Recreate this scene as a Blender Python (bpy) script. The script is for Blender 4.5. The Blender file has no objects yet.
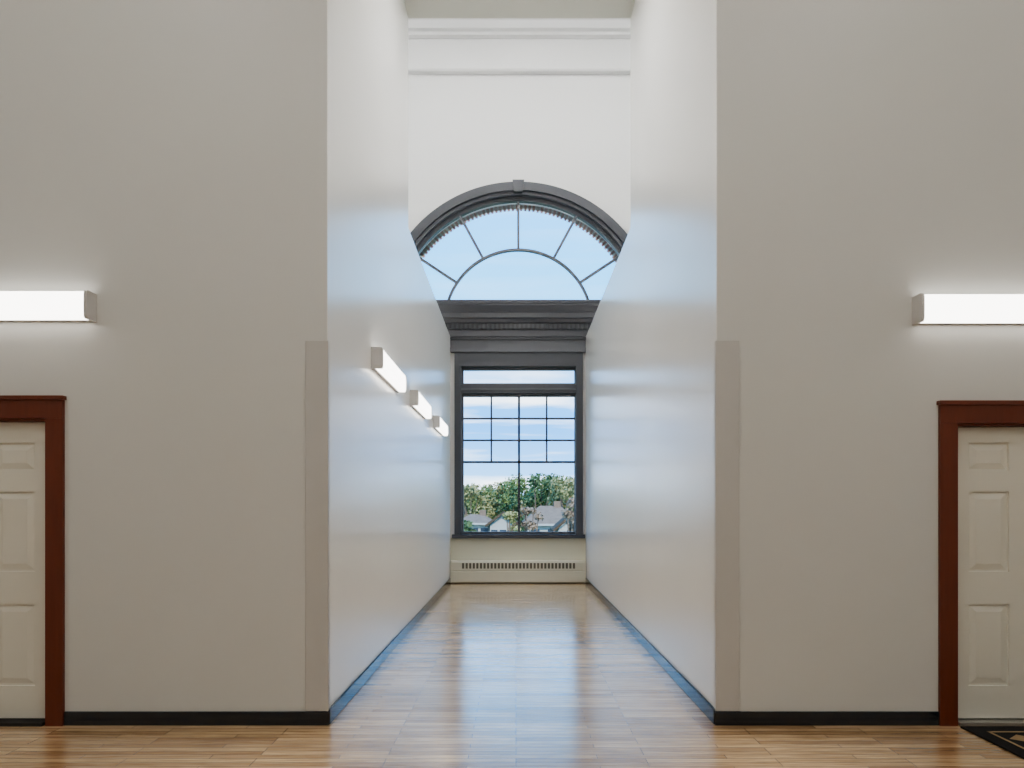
import bpy, math, random
from mathutils import Vector
random.seed(7)
S = bpy.context.scene

# ------------------------------------------------------------ helpers
class MB:
    def __init__(s): s.v=[]; s.f=[]; s.m=[]; s.sm=[]
    def face(s, pts, mat=0, smooth=False):
        b=len(s.v); s.v.extend([tuple(p) for p in pts]); s.f.append(list(range(b,b+len(pts)))); s.m.append(mat); s.sm.append(smooth)
    def box(s,x0,x1,y0,y1,z0,z1,mat=0):
        b=len(s.v)
        s.v += [(x0,y0,z0),(x1,y0,z0),(x1,y1,z0),(x0,y1,z0),(x0,y0,z1),(x1,y0,z1),(x1,y1,z1),(x0,y1,z1)]
        for q in [(0,3,2,1),(4,5,6,7),(0,1,5,4),(1,2,6,5),(2,3,7,6),(3,0,4,7)]:
            s.f.append([b+i for i in q]); s.m.append(mat); s.sm.append(False)
    def hexa(s,p,mat=0):   # p: 8 pts same order as box
        b=len(s.v); s.v += [tuple(q) for q in p]
        for q in [(0,3,2,1),(4,5,6,7),(0,1,5,4),(1,2,6,5),(2,3,7,6),(3,0,4,7)]:
            s.f.append([b+i for i in q]); s.m.append(mat); s.sm.append(False)
    def extrude_x(s,prof,x0,x1,mat=0,caps=True,smooth=False,capmat=None):  # prof [(y,z)]
        n=len(prof); b=len(s.v)
        s.v += [(x0,y,z) for y,z in prof]+[(x1,y,z) for y,z in prof]
        for i in range(n):
            j=(i+1)%n
            s.f.append([b+i,b+j,b+n+j,b+n+i]); s.m.append(mat); s.sm.append(smooth)
        if caps:
            cm = mat if capmat is None else capmat
            s.f.append([b+i for i in range(n)][::-1]); s.m.append(cm); s.sm.append(False)
            s.f.append([b+n+i for i in range(n)]); s.m.append(cm); s.sm.append(False)
    def ring(s,cx,cz,r0,r1,y0,y1,a0,a1,n,mat=0):
        for i in range(n):
            A=a0+(a1-a0)*i/n; B=a0+(a1-a0)*(i+1)/n
            def P(r,a,y): return (cx+r*math.cos(a),y,cz+r*math.sin(a))
            s.face([P(r0,A,y0),P(r1,A,y0),P(r1,B,y0),P(r0,B,y0)],mat)
            s.face([P(r0,A,y1),P(r0,B,y1),P(r1,B,y1),P(r1,A,y1)],mat)
            s.face([P(r0,A,y0),P(r0,B,y0),P(r0,B,y1),P(r0,A,y1)],mat)
            s.face([P(r1,A,y0),P(r1,A,y1),P(r1,B,y1),P(r1,B,y0)],mat)
        for a in (a0,a1):
            s.face([P(r0,a,y0),P(r1,a,y0),P(r1,a,y1),P(r0,a,y1)],mat)
    def cyl(s,p0,p1,r0,r1,n=8,mat=0):
        p0=Vector(p0);p1=Vector(p1);d=(p1-p0).normalized()
        u=d.orthogonal().normalized();w=d.cross(u)
        c0=[p0+r0*(math.cos(2*math.pi*i/n)*u+math.sin(2*math.pi*i/n)*w) for i in range(n)]
        c1=[p1+r1*(math.cos(2*math.pi*i/n)*u+math.sin(2*math.pi*i/n)*w) for i in range(n)]
        for i in range(n):
            j=(i+1)%n; s.face([c0[i],c0[j],c1[j],c1[i]],mat,True)
        s.face(c0[::-1],mat); s.face(c1,mat)
    def obj(s,name,mats,bevel=0,merge=True):
        me=bpy.data.meshes.new(name); me.from_pydata(s.v,[],s.f)
        for m in mats: me.materials.append(m)
        for i,p in enumerate(me.polygons):
            p.material_index=s.m[i]; p.use_smooth=s.sm[i]
        me.update()
        if merge:
            import bmesh
            bm=bmesh.new(); bm.from_mesh(me)
            bmesh.ops.remove_doubles(bm,verts=bm.verts,dist=1e-5)
            bmesh.ops.recalc_face_normals(bm,faces=bm.faces)
            bm.to_mesh(me); bm.free()
        o=bpy.data.objects.new(name,me); S.collection.objects.link(o)
        if bevel:
            b=o.modifiers.new('bevel','BEVEL'); b.width=bevel; b.segments=2; b.limit_method='ANGLE'; b.angle_limit=math.radians(40)
        return o

def mat(name,col,rough=0.5,bump=0,bscale=5,var=0,vscale=2,metal=0,emis=None,estr=0,spec=0.5,stretch=None):
    m=bpy.data.materials.new(name); m.use_nodes=True
    nt=m.node_tree; N=nt.nodes; L=nt.links
    p=N['Principled BSDF']
    p.inputs['Base Color'].default_value=(*col,1); p.inputs['Roughness'].default_value=rough
    p.inputs['Metallic'].default_value=metal
    p.inputs['Specular IOR Level'].default_value=spec
    tc=N.new('ShaderNodeTexCoord'); mp=N.new('ShaderNodeMapping')
    if stretch: mp.inputs['Scale'].default_value=stretch
    L.new(tc.outputs['Object'],mp.inputs[0])
    n=N.new('ShaderNodeTexNoise'); n.inputs['Scale'].default_value=vscale; n.inputs['Detail'].default_value=5
    L.new(mp.outputs[0],n.inputs[0])
    mx=N.new('ShaderNodeMix'); mx.data_type='RGBA'
    v=var if var else 0.02
    mx.inputs[6].default_value=(*[c*(1-v) for c in col],1); mx.inputs[7].default_value=(*[min(1,c*(1+v)) for c in col],1)
    L.new(n.outputs['Fac'],mx.inputs[0]); L.new(mx.outputs[2],p.inputs['Base Color'])
    if bump:
        n2=N.new('ShaderNodeTexNoise'); n2.inputs['Scale'].default_value=bscale; n2.inputs['Detail'].default_value=2
        L.new(mp.outputs[0],n2.inputs[0])
        b=N.new('ShaderNodeBump'); b.inputs['Strength'].default_value=bump; b.inputs['Distance'].default_value=0.02
        L.new(n2.outputs['Fac'],b.inputs['Height']); L.new(b.outputs[0],p.inputs['Normal'])
    if emis:
        p.inputs['Emission Color'].default_value=(*emis,1); p.inputs['Emission Strength'].default_value=estr
    return m

# ------------------------------------------------------------ dimensions
D1=4.342; D2=12.51; XL=-1.259; XR=1.339; H=1.456; CX=0.045
YM=7.6; ZL=4.72; ZC=7.17; ZT=10.95
XO=5.2

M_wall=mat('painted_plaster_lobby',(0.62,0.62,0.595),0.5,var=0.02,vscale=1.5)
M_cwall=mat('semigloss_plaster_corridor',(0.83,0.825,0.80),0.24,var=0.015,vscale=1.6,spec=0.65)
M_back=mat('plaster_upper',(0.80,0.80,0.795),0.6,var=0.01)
M_cream=mat('cream_paint',(0.72,0.70,0.56),0.5,var=0.02)
M_ceil=mat('ceiling_paint',(0.62,0.62,0.56),0.7,var=0.02)
M_trim=mat('white_trim_paint',(0.80,0.80,0.80),0.45,var=0.02)
M_guard=mat('corner_guard_paint',(0.53,0.52,0.50),0.4,var=0.03,vscale=4)
M_black=mat('black_vinyl_base',(0.004,0.009,0.018),0.12,var=0.1,spec=0.8)
M_grey=mat('grey_window_paint',(0.08,0.084,0.096),0.35,var=0.05)
M_grey2=mat('grey_window_paint_light',(0.135,0.138,0.155),0.35,var=0.05)
M_wood=mat('red_brown_door_casing',(0.16,0.04,0.02),0.35,var=0.2,vscale=6,stretch=(6,6,0.6))
M_door=mat('door_cream_paint',(0.72,0.70,0.62),0.4,var=0.015)
M_metal=mat('threshold_metal',(0.5,0.49,0.46),0.35,metal=0.8)
M_dark=mat('dark_threshold',(0.03,0.027,0.025),0.6)
M_heat=mat('heater_enamel',(0.66,0.64,0.53),0.4,var=0.02)
M_slot=mat('heater_slot_dark',(0.14,0.13,0.10),0.6)
M_housing=mat('fixture_housing_white',(0.62,0.61,0.60),0.4)
M_lens=mat('fluorescent_lens',(0.9,0.9,0.88),0.4,emis=(1.0,0.97,0.92),estr=4.2)
M_fill_lobby=mat('added_lobby_fill',(0.9,0.9,0.88),0.4,emis=(1.0,0.985,0.955),estr=11.5)  # glow of the added lobby fill panels
M_fill_corridor=mat('added_corridor_fill',(0.9,0.9,0.88),0.4,emis=(1.0,0.98,0.96),estr=24.0)  # glow of the added corridor fill panel
M_fill_upper=mat('added_upper_fill',(0.9,0.9,0.88),0.4,emis=(1.0,0.99,0.98),estr=36.0)  # glow of the added upper-hall fill panels

# hardwood floor
def floor_mat():
    m=bpy.data.materials.new('maple_strip_floor'); m.use_nodes=True
    nt=m.node_tree;N=nt.nodes;L=nt.links;p=N['Principled BSDF']
    tc=N.new('ShaderNodeTexCoord')
    br=N.new('ShaderNodeTexBrick'); br.offset=0.37; br.offset_frequency=3; br.squash=1
    br.inputs['Scale'].default_value=1; br.inputs['Brick Width'].default_value=0.75; br.inputs['Row Height'].default_value=0.057
    br.inputs['Mortar Size'].default_value=0.0018; br.inputs['Mortar Smooth'].default_value=0.2; br.inputs['Bias'].default_value=-0.15
    br.inputs['Color1'].default_value=(0.82,0.60,0.37,1); br.inputs['Color2'].default_value=(0.44,0.27,0.14,1)
    br.inputs['Mortar'].default_value=(0.14,0.08,0.04,1)
    L.new(tc.outputs['Object'],br.inputs['Vector'])
    mp=N.new('ShaderNodeMapping'); mp.inputs['Scale'].default_value=(1.6,22,1); L.new(tc.outputs['Object'],mp.inputs[0])
    n=N.new('ShaderNodeTexNoise'); n.inputs['Scale'].default_value=2.5; n.inputs['Detail'].default_value=7; L.new(mp.outputs[0],n.inputs[0])
    cr=N.new('ShaderNodeValToRGB'); cr.color_ramp.elements[0].position=0.3; cr.color_ramp.elements[0].color=(0.66,0.58,0.50,1)
    cr.color_ramp.elements[1].position=0.72; cr.color_ramp.elements[1].color=(1.14,1.14,1.12,1)
    L.new(n.outputs['Fac'],cr.inputs[0])
    mx=N.new('ShaderNodeMix'); mx.data_type='RGBA'; mx.blend_type='MULTIPLY'; mx.inputs[0].default_value=1
    L.new(br.outputs['Color'],mx.inputs[6]); L.new(cr.outputs[0],mx.inputs[7])
    n3=N.new('ShaderNodeTexNoise'); n3.inputs['Scale'].default_value=0.9; n3.inputs['Detail'].default_value=5; L.new(tc.outputs['Object'],n3.inputs[0])
    c3=N.new('ShaderNodeValToRGB'); c3.color_ramp.elements[0].position=0.35; c3.color_ramp.elements[0].color=(0.84,0.82,0.80,1)
    c3.color_ramp.elements[1].position=0.6; c3.color_ramp.elements[1].color=(1.03,1.03,1.03,1)
    L.new(n3.outputs['Fac'],c3.inputs[0])
    mx2=N.new('ShaderNodeMix'); mx2.data_type='RGBA'; mx2.blend_type='MULTIPLY'; mx2.inputs[0].default_value=1
    L.new(mx.outputs[2],mx2.inputs[6]); L.new(c3.outputs[0],mx2.inputs[7]); L.new(mx2.outputs[2],p.inputs['Base Color'])
    n2=N.new('ShaderNodeTexNoise'); n2.inputs['Scale'].default_value=1.7; n2.inputs['Detail'].default_value=6; L.new(tc.outputs['Object'],n2.inputs[0])
    mr=N.new('ShaderNodeMapRange'); mr.inputs[1].default_value=.3; mr.inputs[2].default_value=.7; mr.inputs[3].default_value=.15; mr.inputs[4].default_value=.25
    L.new(n2.outputs['Fac'],mr.inputs[0]); L.new(mr.outputs[0],p.inputs['Roughness']); L.new(mr.outputs[0],p.inputs['Coat Roughness'])
    b=N.new('ShaderNodeBump'); b.inputs['Strength'].default_value=0.12; b.inputs['Distance'].default_value=0.004
    L.new(br.outputs['Fac'],b.inputs['Height']); b.invert=True; 
    b2=N.new('ShaderNodeBump'); b2.inputs['Strength'].default_value=0.06; b2.inputs['Distance'].default_value=0.02
    L.new(n2.outputs['Fac'],b2.inputs['Height']); L.new(b.outputs[0],b2.inputs['Normal']); L.new(b2.outputs[0],p.inputs['Normal'])
    p.inputs['Coat Weight'].default_value=1.0; p.inputs['Coat IOR'].default_value=1.75
    return m
M_floor=floor_mat()

# ------------------------------------------------------------ shell
b=MB(); b.box(-XO,XO,-6,D2+0.4,-0.2,0); b.obj('floor',[M_floor])

DL0,DL1,DLZ=-4.04,-3.126,2.05     # left door opening
DR0,DR1,DRZ=2.933,3.85,2.017
ft=0.2; sk=0.004
def wallbox(name,*a,m=None):
    b=MB(); b.box(*a); return b.obj(name,[m or M_wall])
wallbox('wall_front_far_left',-XO,DL0,D1,D1+ft,0,ZC)
wallbox('wall_front_left_lintel',DL0,DL1,D1,D1+ft,DLZ,ZC)
wallbox('wall_front_left',DL1,XL-sk,D1,D1+ft,0,ZC)
wallbox('wall_front_right',XR+sk,DR0,D1,D1+ft,0,ZC)
wallbox('wall_front_right_lintel',DR0,DR1,D1,D1+ft,DRZ,ZC)
wallbox('wall_front_far_right',DR1,XO,D1,D1+ft,0,ZC)
def L_wall(x0,x1):
    b=MB()
    prof=[(D1+ft,0),(D2,0),(D2,ZL),(YM,ZL),(YM,ZC),(D1+ft,ZC)]
    b.extrude_x(prof,x0,x1,0)
    return b
b=L_wall(XL-0.2,XL)
b.box(XL-sk,XL,D1,D1+ft,0,ZC)
b.box(-XO,XL-0.2,D1+ft,D2,ZL-0.25,ZL); b.box(-XO,XL-0.2,YM-0.2,YM,ZL,ZC)
b.obj('wall_corridor_left',[M_cwall],merge=False)
b=L_wall(XR,XR+0.2)
b.box(XR,XR+sk,D1,D1+ft,0,ZC)
b.box(XR+0.2,XO,D1+ft,D2,ZL-0.25,ZL); b.box(XR+0.2,XO,YM-0.2,YM,ZL,ZC)
b.obj('wall_corridor_right',[M_cwall],merge=False)
wallbox('wall_left',-XO-0.2,-XO,-6,D2+0.4,0,ZT)
wallbox('wall_right',XO,XO+0.2,-6,D2+0.4,0,ZT)
wallbox('wall_rear',-XO-0.2,XO+0.2,-6.2,-6,0,ZC+0.2)
wallbox('ceiling',-XO,XO,-6,YM,ZC,ZC+0.2,m=M_ceil)
wallbox('wall_header',-XO,XO,YM-0.2,YM,ZC+0.2,ZT,m=M_back)
wallbox('ceiling_upper',-XO-0.2,XO+0.2,YM-0.2,D2+0.4,ZT,ZT+0.2,m=M_ceil)

# window wall with arched + rectangular openings
CZ=5.01; RO=2.45; WY0=D2; WY1=D2+0.4
WX0,WX1,WZ0,WZ1=CX-1.16,CX+1.16,0.93,4.20
b=MB()
b.box(-XO,WX0,WY0,WY1,0,CZ); b.box(WX1,XO,WY0,WY1,0,CZ); b.box(WX0,WX1,WY0,WY1,WZ1,CZ)
b.box(WX0,WX1,WY0,WY1,0,WZ0,1)
b.box(-XO,CX-RO,WY0,WY1,CZ,ZT); b.box(CX+RO,XO,WY0,WY1,CZ,ZT)
n=64
for i in range(n):
    A=math.pi-math.pi*i/n; B=math.pi-math.pi*(i+1)/n
    xa,za=CX+RO*math.cos(A),CZ+RO*math.sin(A); xb,zb=CX+RO*math.cos(B),CZ+RO*math.sin(B)
    b.hexa([(xa,WY0,za),(xb,WY0,zb),(xb,WY1,zb),(xa,WY1,za),(xa,WY0,ZT),(xb,WY0,ZT),(xb,WY1,ZT),(xa,WY1,ZT)],0)
b.obj('wall_window',[M_back,M_cream],merge=False)
b=MB(); b.box(XL+0.001,XR-0.001,D2-0.02,D2,0.0,0.86); b.obj('trim_window_apron',[M_cream])

def zb(py,D=D2): return H+(507-py)*D/650.0
b=MB()
zz=[zb(70,D2-0.12),zb(39,D2-0.12)]
b.extrude_x([(D2,zz[0]),(D2-0.10,zz[0]),(D2-0.12,zz[0]+0.03),(D2-0.12,zz[1]),(D2-0.22,zz[1]+0.01),(D2-0.22,zz[1]+0.07),(D2-0.30,zz[1]+0.08),
             (D2-0.36,zz[1]+0.18),(D2-0.42,zz[1]+0.21),(D2-0.50,zz[1]+0.22),(D2-0.50,zz[1]+0.30),(D2-0.58,zz[1]+0.31),(D2-0.58,ZT),(D2,ZT)],-XO,XO,0)
b.obj('trim_crown',[M_trim])

# corner guards
gz=2.565
b=MB(); b.box(XL-0.145,XL+0.008,D1-0.012,D1,0.095,gz); b.box(XL,XL+0.008,D1,D1+0.03,0.095,gz); b.obj('trim_corner_guard_left',[M_guard],bevel=0.003)
b=MB(); b.box(XR-0.008,XR+0.15,D1-0.012,D1,0.095,gz); b.box(XR-0.008,XR,D1,D1+0.03,0.095,gz); b.obj('trim_corner_guard_right',[M_guard],bevel=0.003)

# baseboards
bh=0.092
def base_front(name,x0,x1):
    b=MB(); b.box(x0,x1,D1-0.015,D1,0,bh); b.obj(name,[M_black],bevel=0.004)
base_front('baseboard_front_left',DL1+0.115,XL+0.012)
base_front('baseboard_front_right',XR-0.012,DR0-0.115)
base_front('baseboard_front_far_left',-XO,DL0-0.115)
base_front('baseboard_front_far_right',DR1+0.115,XO)
b=MB(); b.box(XL,XL+0.018,D1,D2-0.16,0,bh+0.015); b.obj('baseboard_corridor_left',[M_black],bevel=0.006)
b=MB(); b.box(XR-0.018,XR,D1,D2-0.16,0,bh+0.015); b.obj('baseboard_corridor_right',[M_black],bevel=0.006)

# ------------------------------------------------------------ doors
def door(name,x0,x1,ztop,hinge_right,thr):
    b=MB()
    cw=0.112; yF=D1-0.022
    b.box(x0-cw,x0+0.004,yF,D1,0,ztop+0.0,0); b.box(x1-0.004,x1+cw,yF,D1,0,ztop,0)
    b.box(x0-cw,x1+cw,yF-0.003,D1,ztop-0.004,ztop+0.12,0)
    b.box(x0-cw-0.012,x1+cw+0.012,yF-0.016,D1,ztop+0.12,ztop+0.145,0)
    b.box(x0+0.0005,x0+0.02,D1,D1+0.19,0,ztop,0); b.box(x1-0.02,x1-0.0005,D1,D1+0.19,0,ztop,0); b.box(x0+0.001,x1-0.001,D1,D1+0.19,ztop-0.02,ztop-0.0005,0)
    b.box(x0+0.02,x1-0.02,D1-0.03,D1+0.14,0,0.022,2)
    a0,a1=x0+0.022,x1-0.022; y=D1+0.045; z0,z1=0.03,ztop-0.023
    b.box(a0,a1,y+0.012,y+0.045,z0,z1,1)
    st=0.10; mid=0.13; pw=(a1-a0-2*st-mid)/2
    rows=[(0.25,0.80),(1.02,1.56),(1.70,1.89)]
    b.box(a0,a0+st,y,y+0.013,z0,z1,1); b.box(a1-st,a1,y,y+0.013,z0,z1,1)
    b.box(a0+st+pw,a1-st-pw,y,y+0.013,z0,z1,1)
    zs=[z0]+[v for r in rows for v in r]+[z1]
    for k in range(0,len(zs),2):
        b.box(a0+st,a0+st+pw,y,y+0.013,zs[k],zs[k+1],1); b.box(a1-st-pw,a1-st,y,y+0.013,zs[k],zs[k+1],1)
    for px in (a0+st,a1-st-pw):
        for r0,r1 in rows:
            g=0.012; e=0.04
            X0,X1,Z0,Z1=px+g,px+pw-g,r0+g,r1-g
            o=[(X0,y+0.012,Z0),(X1,y+0.012,Z0),(X1,y+0.012,Z1),(X0,y+0.012,Z1)]
            i_=[(X0+e,y+0.002,Z0+e),(X1-e,y+0.002,Z0+e),(X1-e,y+0.002,Z1-e),(X0+e,y+0.002,Z1-e)]
            b.face(i_,1)
            for k in range(4):
                j=(k+1)%4; b.face([o[k],o[j],i_[j],i_[k]],1)
    kx = a0+0.07 if hinge_right else a1-0.07
    b.cyl((kx,y,0.95),(kx,y-0.01,0.95),0.032,0.032,16,3); b.cyl((kx,y-0.01,0.95),(kx,y-0.04,0.95),0.012,0.012,12,3)
    b.cyl((kx,y-0.04,0.95),(kx,y-0.055,0.95),0.02,0.03,16,3); b.cyl((kx,y-0.055,0.95),(kx,y-0.075,0.95),0.03,0.018,16,3)
    return b.obj(name,[M_wood,M_door,thr,M_metal],merge=False)
door('door_1',DL0,DL1,DLZ,True,M_dark)
door('door_2',DR0,DR1,DRZ,False,M_metal)

# ------------------------------------------------------------ wall lights
def wall_light(pos,rotz):
    L_=1.22; h=0.185; b=MB()
    b.box(0.012,L_-0.012,-0.03,0,0.004,h-0.004,0)
    prof=[(-0.03,0.006),(-0.085,0.006),(-0.094,0.010),(-0.098,0.025),(-0.100,h/2),(-0.098,h-0.025),(-0.094,h-0.010),(-0.085,h-0.006),(-0.03,h-0.006)]
    b.extrude_x(prof,0.02,L_-0.02,1,caps=False)
    cap=[(0,0),(-0.090,0),(-0.100,0.006),(-0.104,0.025),(-0.105,h/2),(-0.104,h-0.025),(-0.100,h-0.006),(-0.090,h),(0,h)]
    b.extrude_x(cap,0,0.02,0); b.extrude_x(cap,L_-0.02,L_,0)
    o=b.obj('wall_light',[M_housing,M_lens],merge=False)
    o.location=pos; o.rotation_euler=(0,0,rotz)
    return o
wall_light((-2.80-1.22,D1,2.69),0)
wall_light((2.645,D1,2.67),0)
for yy in (5.64,7.70,9.86):
    wall_light((XL,yy,2.66),math.pi/2)

def added_fill_light(x,y,z,w,l,m):  # glowing fill panel shaped like a ceiling fixture, added out of view
    b=MB()
    b.box(-w/2,w/2,-l/2,l/2,-0.04,0,0); b.box(-w/2+0.03,w/2-0.03,-l/2+0.03,l/2-0.03,-0.07,-0.04,1)
    o=b.obj('added_fill_light',[M_housing,m]); o.location=(x,y,z); return o
for x in (-3.2,0,3.2):  # unseen fill behind and above the camera, added to brighten the lobby walls
    for y in (-3.5,-0.5,2.0):
        added_fill_light(x,y,ZC,0.6,1.5,M_fill_lobby)
added_fill_light(CX,5.9,ZC,0.6,1.5,M_fill_corridor)  # unseen fill, added to brighten the corridor walls
for x in (-2.6,0.05,2.6):  # fill hidden behind the header, added to light the window wall
    added_fill_light(x,9.2,ZT,0.7,1.4,M_fill_upper)

# ------------------------------------------------------------ lower window
b=MB()
def fr(x0,x1,y0,y1,z0,z1,m=0): b.box(x0,x1,y0,y1,z0,z1,m)
def px(p,D=D2): return (p-516)*D/650.0
yc0,yc1=D2-0.07,D2+0.0
fr(px(454.5,yc0),px(461,yc0),yc0,D2+0.16,0.86,4.42); fr(px(576,yc0),px(583,yc0),yc0,D2+0.16,0.86,4.42)
fr(px(461,yc0),px(576,yc0),yc0,D2+0.16,4.15,4.42)
fr(XL+0.002,XR-0.002,yc0-0.03,D2,4.42,4.50,1)
fr(px(461,yc0),px(576,yc0),yc0+0.02,D2+0.16,3.64,3.80)
fr(px(461,yc0),px(576,yc0),yc0+0.00,D2+0.16,3.70,3.735,1)
fr(px(452,yc0),px(585,yc0),yc0-0.05,D2+0.16,0.86,0.93,0)
ys0,ys1=D2+0.06,D2+0.12
xa,xb=px(461,ys0)-0.02,px(576,ys0)+0.04
sx0,sx1=xa+0.07,xb-0.07
for z0,z1 in ((0.93,3.64),(3.80,4.15)):
    fr(xa,sx0,ys0,ys1,z0,z1,1); fr(sx1,xb,ys0,ys1,z0,z1,1)
    fr(sx0,sx1,ys0,ys1,z0,z0+0.05,1); fr(sx0,sx1,ys0,ys1,z1-0.05,z1,1)
xm=(sx0+sx1)/2; t=0.016
zmid=zb(462,ys0)
fr(xm-0.022,xm+0.022,ys0+0.005,ys1,0.98,3.59,0)
fr(sx0,sx1,ys0+0.005,ys1,zmid-0.02,zmid+0.02,0)
for q in (0.25,0.75):
    X=sx0+(sx1-sx0)*q; fr(X-t,X+t,ys0+0.01,ys1-0.01,zmid,3.59,0)
for q in (1/3,2/3):
    Z=zmid+(3.59-zmid)*q; fr(sx0,sx1,ys0+0.01,ys1-0.01,Z-t,Z+t,0)
fr(XL+0.002,XR-0.002,D2-0.05,D2,4.50,4.68,1)
fr(XL+0.002,XR-0.002,D2-0.09,D2,4.66,4.70,0)
b.obj('window_1',[M_grey,M_grey2],merge=False)

# entablature between the windows
b=MB(); e0,e1=CX-2.95,CX+2.95
zE=ZL+0.002
top=H+(507-300)*(D2-0.42)/650
prof=[(D2,zE),(D2-0.06,zE),(D2-0.06,zE+0.12),(D2-0.10,zE+0.13),(D2-0.10,zE+0.23),(D2-0.16,zE+0.25),(D2-0.18,zE+0.30),(D2-0.26,zE+0.31),(D2-0.26,zE+0.40),
      (D2-0.30,zE+0.41),(D2-0.36,zE+0.46),(D2-0.42,zE+0.49),(D2-0.42,top),(D2,top)]
b.extrude_x(prof,e0,e1,1)
x=e0+0.02
while x<e1-0.05:
    b.box(x,x+0.045,D2-0.15,D2-0.09,zE+0.135,zE+0.225,0); x+=0.085
b.box(e0-0.01,e1+0.01,D2-0.44,D2,top-0.06,top,0)
b.obj('trim_entablature',[M_grey,M_grey2],merge=False)

# ------------------------------------------------------------ arched window
b=MB(); pi=math.pi
b.ring(CX,CZ,2.50,2.66,D2-0.10,D2+0.02,0,pi,80,0)
b.ring(CX,CZ,2.44,2.52,D2-0.04,D2+0.14,0,pi,80,1)
b.ring(CX,CZ,2.36,2.45,D2+0.04,D2+0.14,0,pi,80,0)
b.ring(CX,CZ,1.40,1.445,D2+0.05,D2+0.11,0,pi,64,1)
for a in (90,61.5,33.5,118.5,146.5,6,174):
    a=math.radians(a); u=(math.cos(a),math.sin(a)); v=(-u[1],u[0]); w=0.022
    P=lambda r,s,y:(CX+u[0]*r+v[0]*s,y,CZ+u[1]*r+v[1]*s)
    y0,y1=D2+0.055,D2+0.105
    b.hexa([P(1.43,-w,y0),P(2.38,-w,y0),P(2.38,-w,y1),P(1.43,-w,y1),P(1.43,w,y0),P(2.38,w,y0),P(2.38,w,y1),P(1.43,w,y1)],1)
b.box(CX-2.4,CX+2.4,D2+0.04,D2+0.14,CZ+0.02,CZ+0.12,0)
b.hexa([(CX-0.08,D2-0.135,CZ+2.46),(CX+0.08,D2-0.135,CZ+2.46),(CX+0.08,D2,CZ+2.46),(CX-0.08,D2,CZ+2.46),
        (CX-0.11,D2-0.135,CZ+2.68),(CX+0.11,D2-0.135,CZ+2.68),(CX+0.11,D2,CZ+2.68),(CX-0.11,D2,CZ+2.68)],0)
b.obj('window_2',[M_grey,M_grey2],merge=False)

# exterior masonry arch
M_brick=mat('exterior_brick',(0.85,0.52,0.45),0.8,var=0.15,vscale=9)
M_stone=mat('exterior_stone',(0.92,0.88,0.84),0.8,var=0.1,vscale=9)
b=MB(); k=90
for i in range(k):
    a0=pi*i/k; a1=pi*(i+0.6)/k
    b.ring(CX,CZ,2.34,2.5,WY1,WY1+0.04,a0,a1,1,0)
b.ring(CX,CZ,2.37,2.62,WY1,WY1+0.04,0,pi,60,1)
b.obj('trim_exterior_arch',[M_brick,M_stone],merge=False)

# glass
mg=bpy.data.materials.new('window_glass'); mg.use_nodes=True
nt=mg.node_tree; nt.nodes.clear()
o_=nt.nodes.new('ShaderNodeOutputMaterial'); tr=nt.nodes.new('ShaderNodeBsdfTransparent'); gl=nt.nodes.new('ShaderNodeBsdfGlossy'); mi=nt.nodes.new('ShaderNodeMixShader')
tr.inputs[0].default_value=(0.97,0.985,0.98,1); gl.inputs['Roughness'].default_value=0.02; mi.inputs[0].default_value=0.02
nt.links.new(tr.outputs[0],mi.inputs[1]); nt.links.new(gl.outputs[0],mi.inputs[2]); nt.links.new(mi.outputs[0],o_.inputs[0])
b=MB(); yg=D2+0.085
b.face([(sx0-0.01,yg,0.95),(sx1+0.01,yg,0.95),(sx1+0.01,yg,3.62),(sx0-0.01,yg,3.62)])
b.face([(sx0-0.01,yg,3.82),(sx1+0.01,yg,3.82),(sx1+0.01,yg,4.13),(sx0-0.01,yg,4.13)])
b.face([(CX+2.37*math.cos(pi*i/48),yg,CZ+0.03+2.35*math.sin(pi*i/48)) for i in range(49)])
b.obj('window_glass_panes',[mg],merge=False)

# ------------------------------------------------------------ baseboard heater
b=MB(); hy=D2-0.15; hx0,hx1=XL+0.01,XR-0.01; yb=D2-0.021
b.extrude_x([(yb,0.02),(hy+0.01,0.02),(hy,0.03),(hy,0.22),(hy+0.012,0.23),(hy+0.012,0.25),(hy,0.255),(hy+0.0,0.40),(hy+0.02,0.43),(yb,0.43)],hx0,hx1,0)
for c in (hx0,CX-0.012,hx1-0.025): b.box(c,c+0.025,hy-0.004,yb,0.02,0.434,0)
x=px(462,hy); 
while x<px(576,hy):
    b.box(x,x+0.042,hy-0.003,hy+0.02,0.285,0.39,1); x+=0.068
b.box(hx0,hx1,hy+0.03,yb,0,0.025,1)
b.obj('baseboard_heater',[M_heat,M_slot],merge=False)

# ------------------------------------------------------------ door mat
M_mat=mat('mat_black_pile',(0.012,0.011,0.011),0.95,bump=0.5,bscale=300,var=0.3,vscale=80)
M_mat2=mat('mat_tan_pile',(0.42,0.30,0.17),0.95,bump=0.5,bscale=300,var=0.2,vscale=60)
b=MB(); mx0,mx1,my0,my1=2.93,4.45,3.05,4.285
b.box(mx0,mx1,my0,my1,0.0,0.011,0)
def strip(x0,x1,y0,y1): b.box(x0,x1,y0,y1,0.010,0.013,1)
q=0.10; w=0.018
strip(mx0+q,mx1-q,my1-q-w,my1-q); strip(mx0+q,mx1-q,my0+q,my0+q+w); strip(mx0+q,mx0+q+w,my0+q,my1-q); strip(mx1-q-w,mx1-q,my0+q,my1-q)
def dia(cx,cy,rx,ry,m): 
    b.face([(cx-rx,cy,0.0135),(cx,cy-ry,0.0135),(cx+rx,cy,0.0135),(cx,cy+ry,0.0135)],m)
cy=my1-0.24
while cy>my0+0.2:
    cx=mx0+0.24
    while cx<mx1-0.2:
        dia(cx,cy,0.10,0.075,1); cx+=0.22
    cy-=0.165
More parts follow.
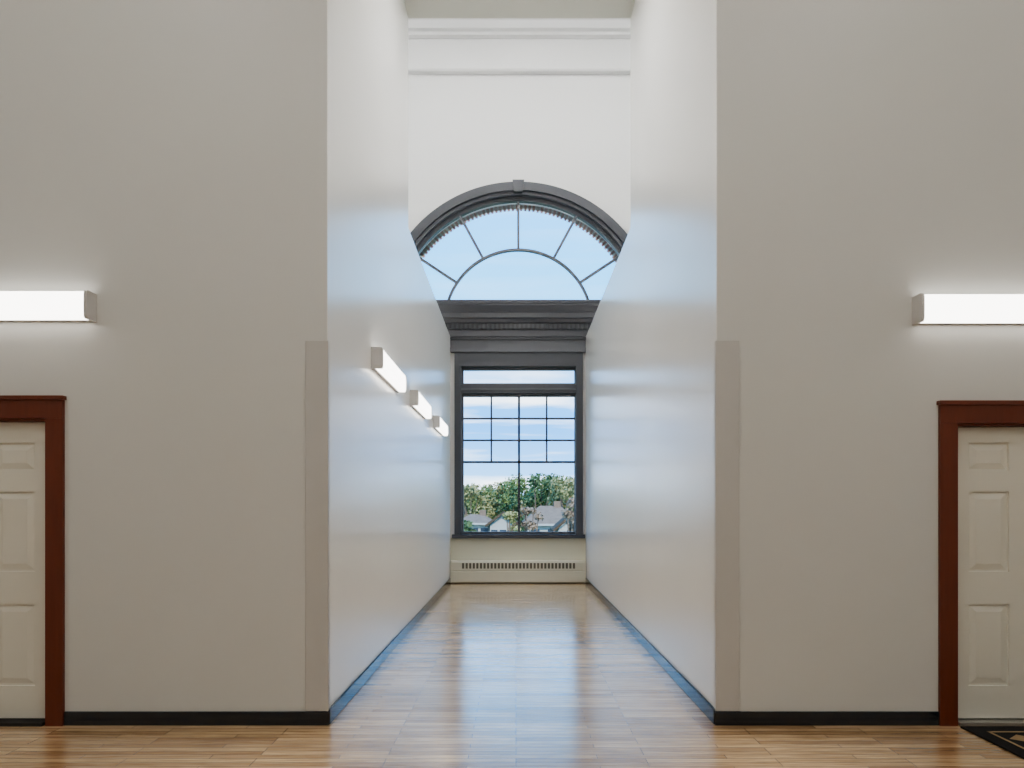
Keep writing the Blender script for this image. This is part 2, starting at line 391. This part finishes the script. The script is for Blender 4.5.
b.obj('door_mat',[M_mat,M_mat2],merge=False)

# ------------------------------------------------------------ outdoors
GZ=-6.5
M_grass=mat('grass_ground',(0.20,0.24,0.09),0.9,var=0.3,vscale=0.3)
b=MB(); b.box(-250,250,16,420,GZ-0.3,GZ); b.obj('ground_outside',[M_grass])
M_leafs=[mat('leaf_green',(0.19,0.23,0.07),0.7,var=0.5,vscale=0.9),mat('leaf_olive',(0.32,0.29,0.12),0.7,var=0.4,vscale=0.9),mat('leaf_dark',(0.11,0.16,0.06),0.7,var=0.4,vscale=0.9),mat('leaf_rust',(0.30,0.21,0.14),0.7,var=0.4,vscale=0.9)]
M_bark=mat('bark',(0.20,0.14,0.10),0.9,var=0.3,vscale=3)
def tree(x,y,h,rad,mi,leaf=0.17,n=2300):
    b=MB(); top=GZ+h
    b.cyl((x,y,GZ),(x,y,GZ+h*0.5),0.28,0.16,8,1)
    clumps=[]
    for i in range(18):
        a=random.uniform(0,2*pi); r=rad*0.8*math.sqrt(random.random()); cr=rad*random.uniform(0.22,0.40)
        zc=GZ+h*random.uniform(0.4,0.95)
        if i<3: zc=top; r*=0.5
        zc=min(zc,top-cr*0.9)
        c=(x+r*math.cos(a),y+r*math.sin(a),zc); clumps.append((c,cr))
        b.cyl((x,y,GZ+h*0.38),c,0.11,0.03,6,1)
    for i in range(n):
        c,cr=random.choice(clumps)
        d=Vector((random.gauss(0,1),random.gauss(0,1),random.gauss(0,1))).normalized()
        p=Vector(c)+d*cr*random.uniform(0.5,1.15)
        nn=(d+Vector((random.gauss(0,.7),random.gauss(0,.7),random.gauss(0,.7)))).normalized()
        u=nn.orthogonal().normalized(); v=nn.cross(u); s=leaf*random.uniform(0.6,1.3)
        b.face([p-u*s,p-v*s*0.7,p+u*s,p+v*s*0.7],0)
    b.obj('tree',[M_leafs[mi],M_bark],merge=False)
def tx(p,d): return (p-516)*d/650.0
for p,d,ty,r,mi in [(452,75,486,3.6,0),(470,70,485,2.6,1),(487,78,486,3.3,0),(503,74,482,3.0,1),(520,70,476,3.2,0),(537,66,475,3.2,2),(553,70,476,3.4,0),(568,62,478,2.6,1),(585,72,482,3.6,0),(606,70,488,3.4,1),(430,72,490,3.2,2)]:
    z=H+(507-ty)*d/650.0
    tree(tx(p,d),d,z-GZ,r,mi)
for p,d,ty,r,mi in [(440,110,491,6,2),(475,115,491,6,0),(505,112,489,6,2),(540,110,487,6,0),(575,112,488,6,2),(610,110,491,6,0)]:
    z=H+(507-ty)*d/650.0
    tree(tx(p,d),d,z-GZ,r,mi,leaf=0.35)
for p,d,ty,r,mi in [(510,36,512,0.7,1),(529,38,508,0.8,3),(573,36,499,0.8,3),(448,40,510,1.0,1),(466,36,521,0.9,2)]:
    z=H+(507-ty)*d/650.0
    tree(tx(p,d),d,z-GZ,r,mi,leaf=0.10,n=1500)
M_roof=mat('shingle_roof',(0.11,0.075,0.05),0.9,var=0.4,vscale=3,spec=0.1)
M_roof2=mat('shingle_roof_tan',(0.24,0.17,0.12),0.9,var=0.3,vscale=3,spec=0.1)
M_sid=mat('white_siding',(0.45,0.43,0.40),0.7,var=0.03)
M_win=mat('house_window_dark',(0.05,0.06,0.08),0.2)
def house(x,y,w,d,ze,zr,gable_front=False,roof=None):
    b=MB()
    b.box(x-w/2,x+w/2,y-d/2,y+d/2,GZ,ze,1); o=0.35
    if gable_front:
        b.face([(x-w/2,y-d/2,ze),(x+w/2,y-d/2,ze),(x,y-d/2,zr)],1)
        for s in (-1,1):
            b.hexa([(x+s*(w/2+o),y-d/2-o,ze-0.2),(x,y-d/2-o,zr),(x,y+d/2+o,zr),(x+s*(w/2+o),y+d/2+o,ze-0.2),
                    (x+s*(w/2+o),y-d/2-o,ze),(x,y-d/2-o,zr+0.2),(x,y+d/2+o,zr+0.2),(x+s*(w/2+o),y+d/2+o,ze)],0)
    else:
        e=w*0.28
        for s in (-1,1):   # hipped roof
            b.face([(x-w/2-o,y+s*(d/2+o),ze),(x+w/2+o,y+s*(d/2+o),ze),(x+w/2-e,y,zr),(x-w/2+e,y,zr)],0)
            b.face([(x+s*(w/2+o),y-d/2-o,ze),(x+s*(w/2+o),y+d/2+o,ze),(x+s*(w/2-e),y,zr)],0)
        b.box(x-w/2-o,x+w/2+o,y-d/2-o,y+d/2+o,ze-0.15,ze,1)
        b.box(x+0.3,x+0.8,y-0.3,y+0.3,ze,zr+0.35,0)
    for i in range(3):
        X=x-w/2+w*(i+0.5)/3
        ww=min(0.3,w/8)
        for zz0 in (ze-1.7,ze-4.2):
            b.box(X-ww,X+ww,y-d/2-0.04,y-d/2+0.02,zz0,zz0+1.3,2); b.box(X-ww-0.07,X+ww+0.07,y-d/2-0.03,y-d/2+0.02,zz0-0.08,zz0,1)
    b.obj('house',[roof or M_roof,M_sid,M_win],merge=False)
house(2.6,50,3.6,6,0.25,1.55,roof=M_roof2)
house(3.5,43,1.6,2.5,0.0,0.8,gable_front=True)
house(-1.0,52,2.0,4,0.1,0.9,gable_front=True)
house(-3.3,54,2.4,5,0.2,0.85,roof=M_roof2)
house(-9.5,58,7,7,0.3,1.8); house(9.8,56,7,7,0.3,1.8)

# ------------------------------------------------------------ world
w=bpy.data.worlds.new('sky'); S.world=w; w.use_nodes=True
nt=w.node_tree;N=nt.nodes;L=nt.links; bg=N['Background']
tc=N.new('ShaderNodeTexCoord'); sp=N.new('ShaderNodeSeparateXYZ'); L.new(tc.outputs['Generated'],sp.inputs[0])
cr=N.new('ShaderNodeValToRGB'); e=cr.color_ramp.elements
e[0].position=0.0; e[0].color=(0.26,0.50,0.80,1); e[1].position=0.6; e[1].color=(0.08,0.34,0.86,1)
x1=e.new(0.12); x1.color=(0.09,0.32,0.72,1); x2=e.new(0.33); x2.color=(0.12,0.44,0.82,1)
L.new(sp.outputs[2],cr.inputs[0])
mp=N.new('ShaderNodeMapping'); mp.inputs['Scale'].default_value=(1.6,1.6,15); L.new(tc.outputs['Generated'],mp.inputs[0])
n=N.new('ShaderNodeTexNoise'); n.inputs['Scale'].default_value=2.3; n.inputs['Detail'].default_value=7; L.new(mp.outputs[0],n.inputs[0])
c2=N.new('ShaderNodeValToRGB'); c2.color_ramp.elements[0].position=0.47; c2.color_ramp.elements[1].position=0.68; L.new(n.outputs['Fac'],c2.inputs[0])
fade=N.new('ShaderNodeMapRange'); fade.inputs[1].default_value=0.16; fade.inputs[2].default_value=0.24; fade.inputs[3].default_value=0.85; fade.inputs[4].default_value=0.08
L.new(sp.outputs[2],fade.inputs[0])
mu=N.new('ShaderNodeMath'); mu.operation='MULTIPLY'; L.new(c2.outputs[0],mu.inputs[0]); L.new(fade.outputs[0],mu.inputs[1])
mx=N.new('ShaderNodeMix'); mx.data_type='RGBA'; L.new(mu.outputs[0],mx.inputs[0]); L.new(cr.outputs[0],mx.inputs[6]); mx.inputs[7].default_value=(0.9,0.93,0.95,1)
L.new(mx.outputs[2],bg.inputs[0]); bg.inputs[1].default_value=3.3

def light(name,typ,loc,rot,energy=10,size=None,color=(1,1,1),portal=False):
    d=bpy.data.lights.new(name,typ); d.energy=energy; d.color=color
    if typ=='AREA':
        d.shape='RECTANGLE'; d.size,d.size_y=size; d.cycles.is_portal=portal
    o=bpy.data.objects.new(name,d); S.collection.objects.link(o); o.location=loc; o.rotation_euler=rot; return o
light('portal_lower','AREA',(CX,WY1+0.05,2.56),(-pi/2,0,0),1,(2.4,3.3),portal=True)
light('portal_arch','AREA',(CX,WY1+0.4,6.25),(-pi/2,0,0),1,(5.0,2.5),portal=True)
s=light('sun','SUN',(0,-20,30),(math.radians(50),0,math.radians(20)),4.0,color=(1,0.93,0.80)); s.data.angle=0.01

# ------------------------------------------------------------ camera
cd=bpy.data.cameras.new('camera'); cam=bpy.data.objects.new('camera',cd); S.collection.objects.link(cam)
cam.location=(0,0,H); cam.rotation_euler=(pi/2,0,0)
cd.sensor_width=36; cd.lens=650/1024*36; cd.shift_x=-0.0039; cd.shift_y=123/1024; cd.clip_end=1000
S.camera=cam
S.view_settings.view_transform='AgX'
S.view_settings.look='AgX - Medium High Contrast'
S.view_settings.exposure=0.08
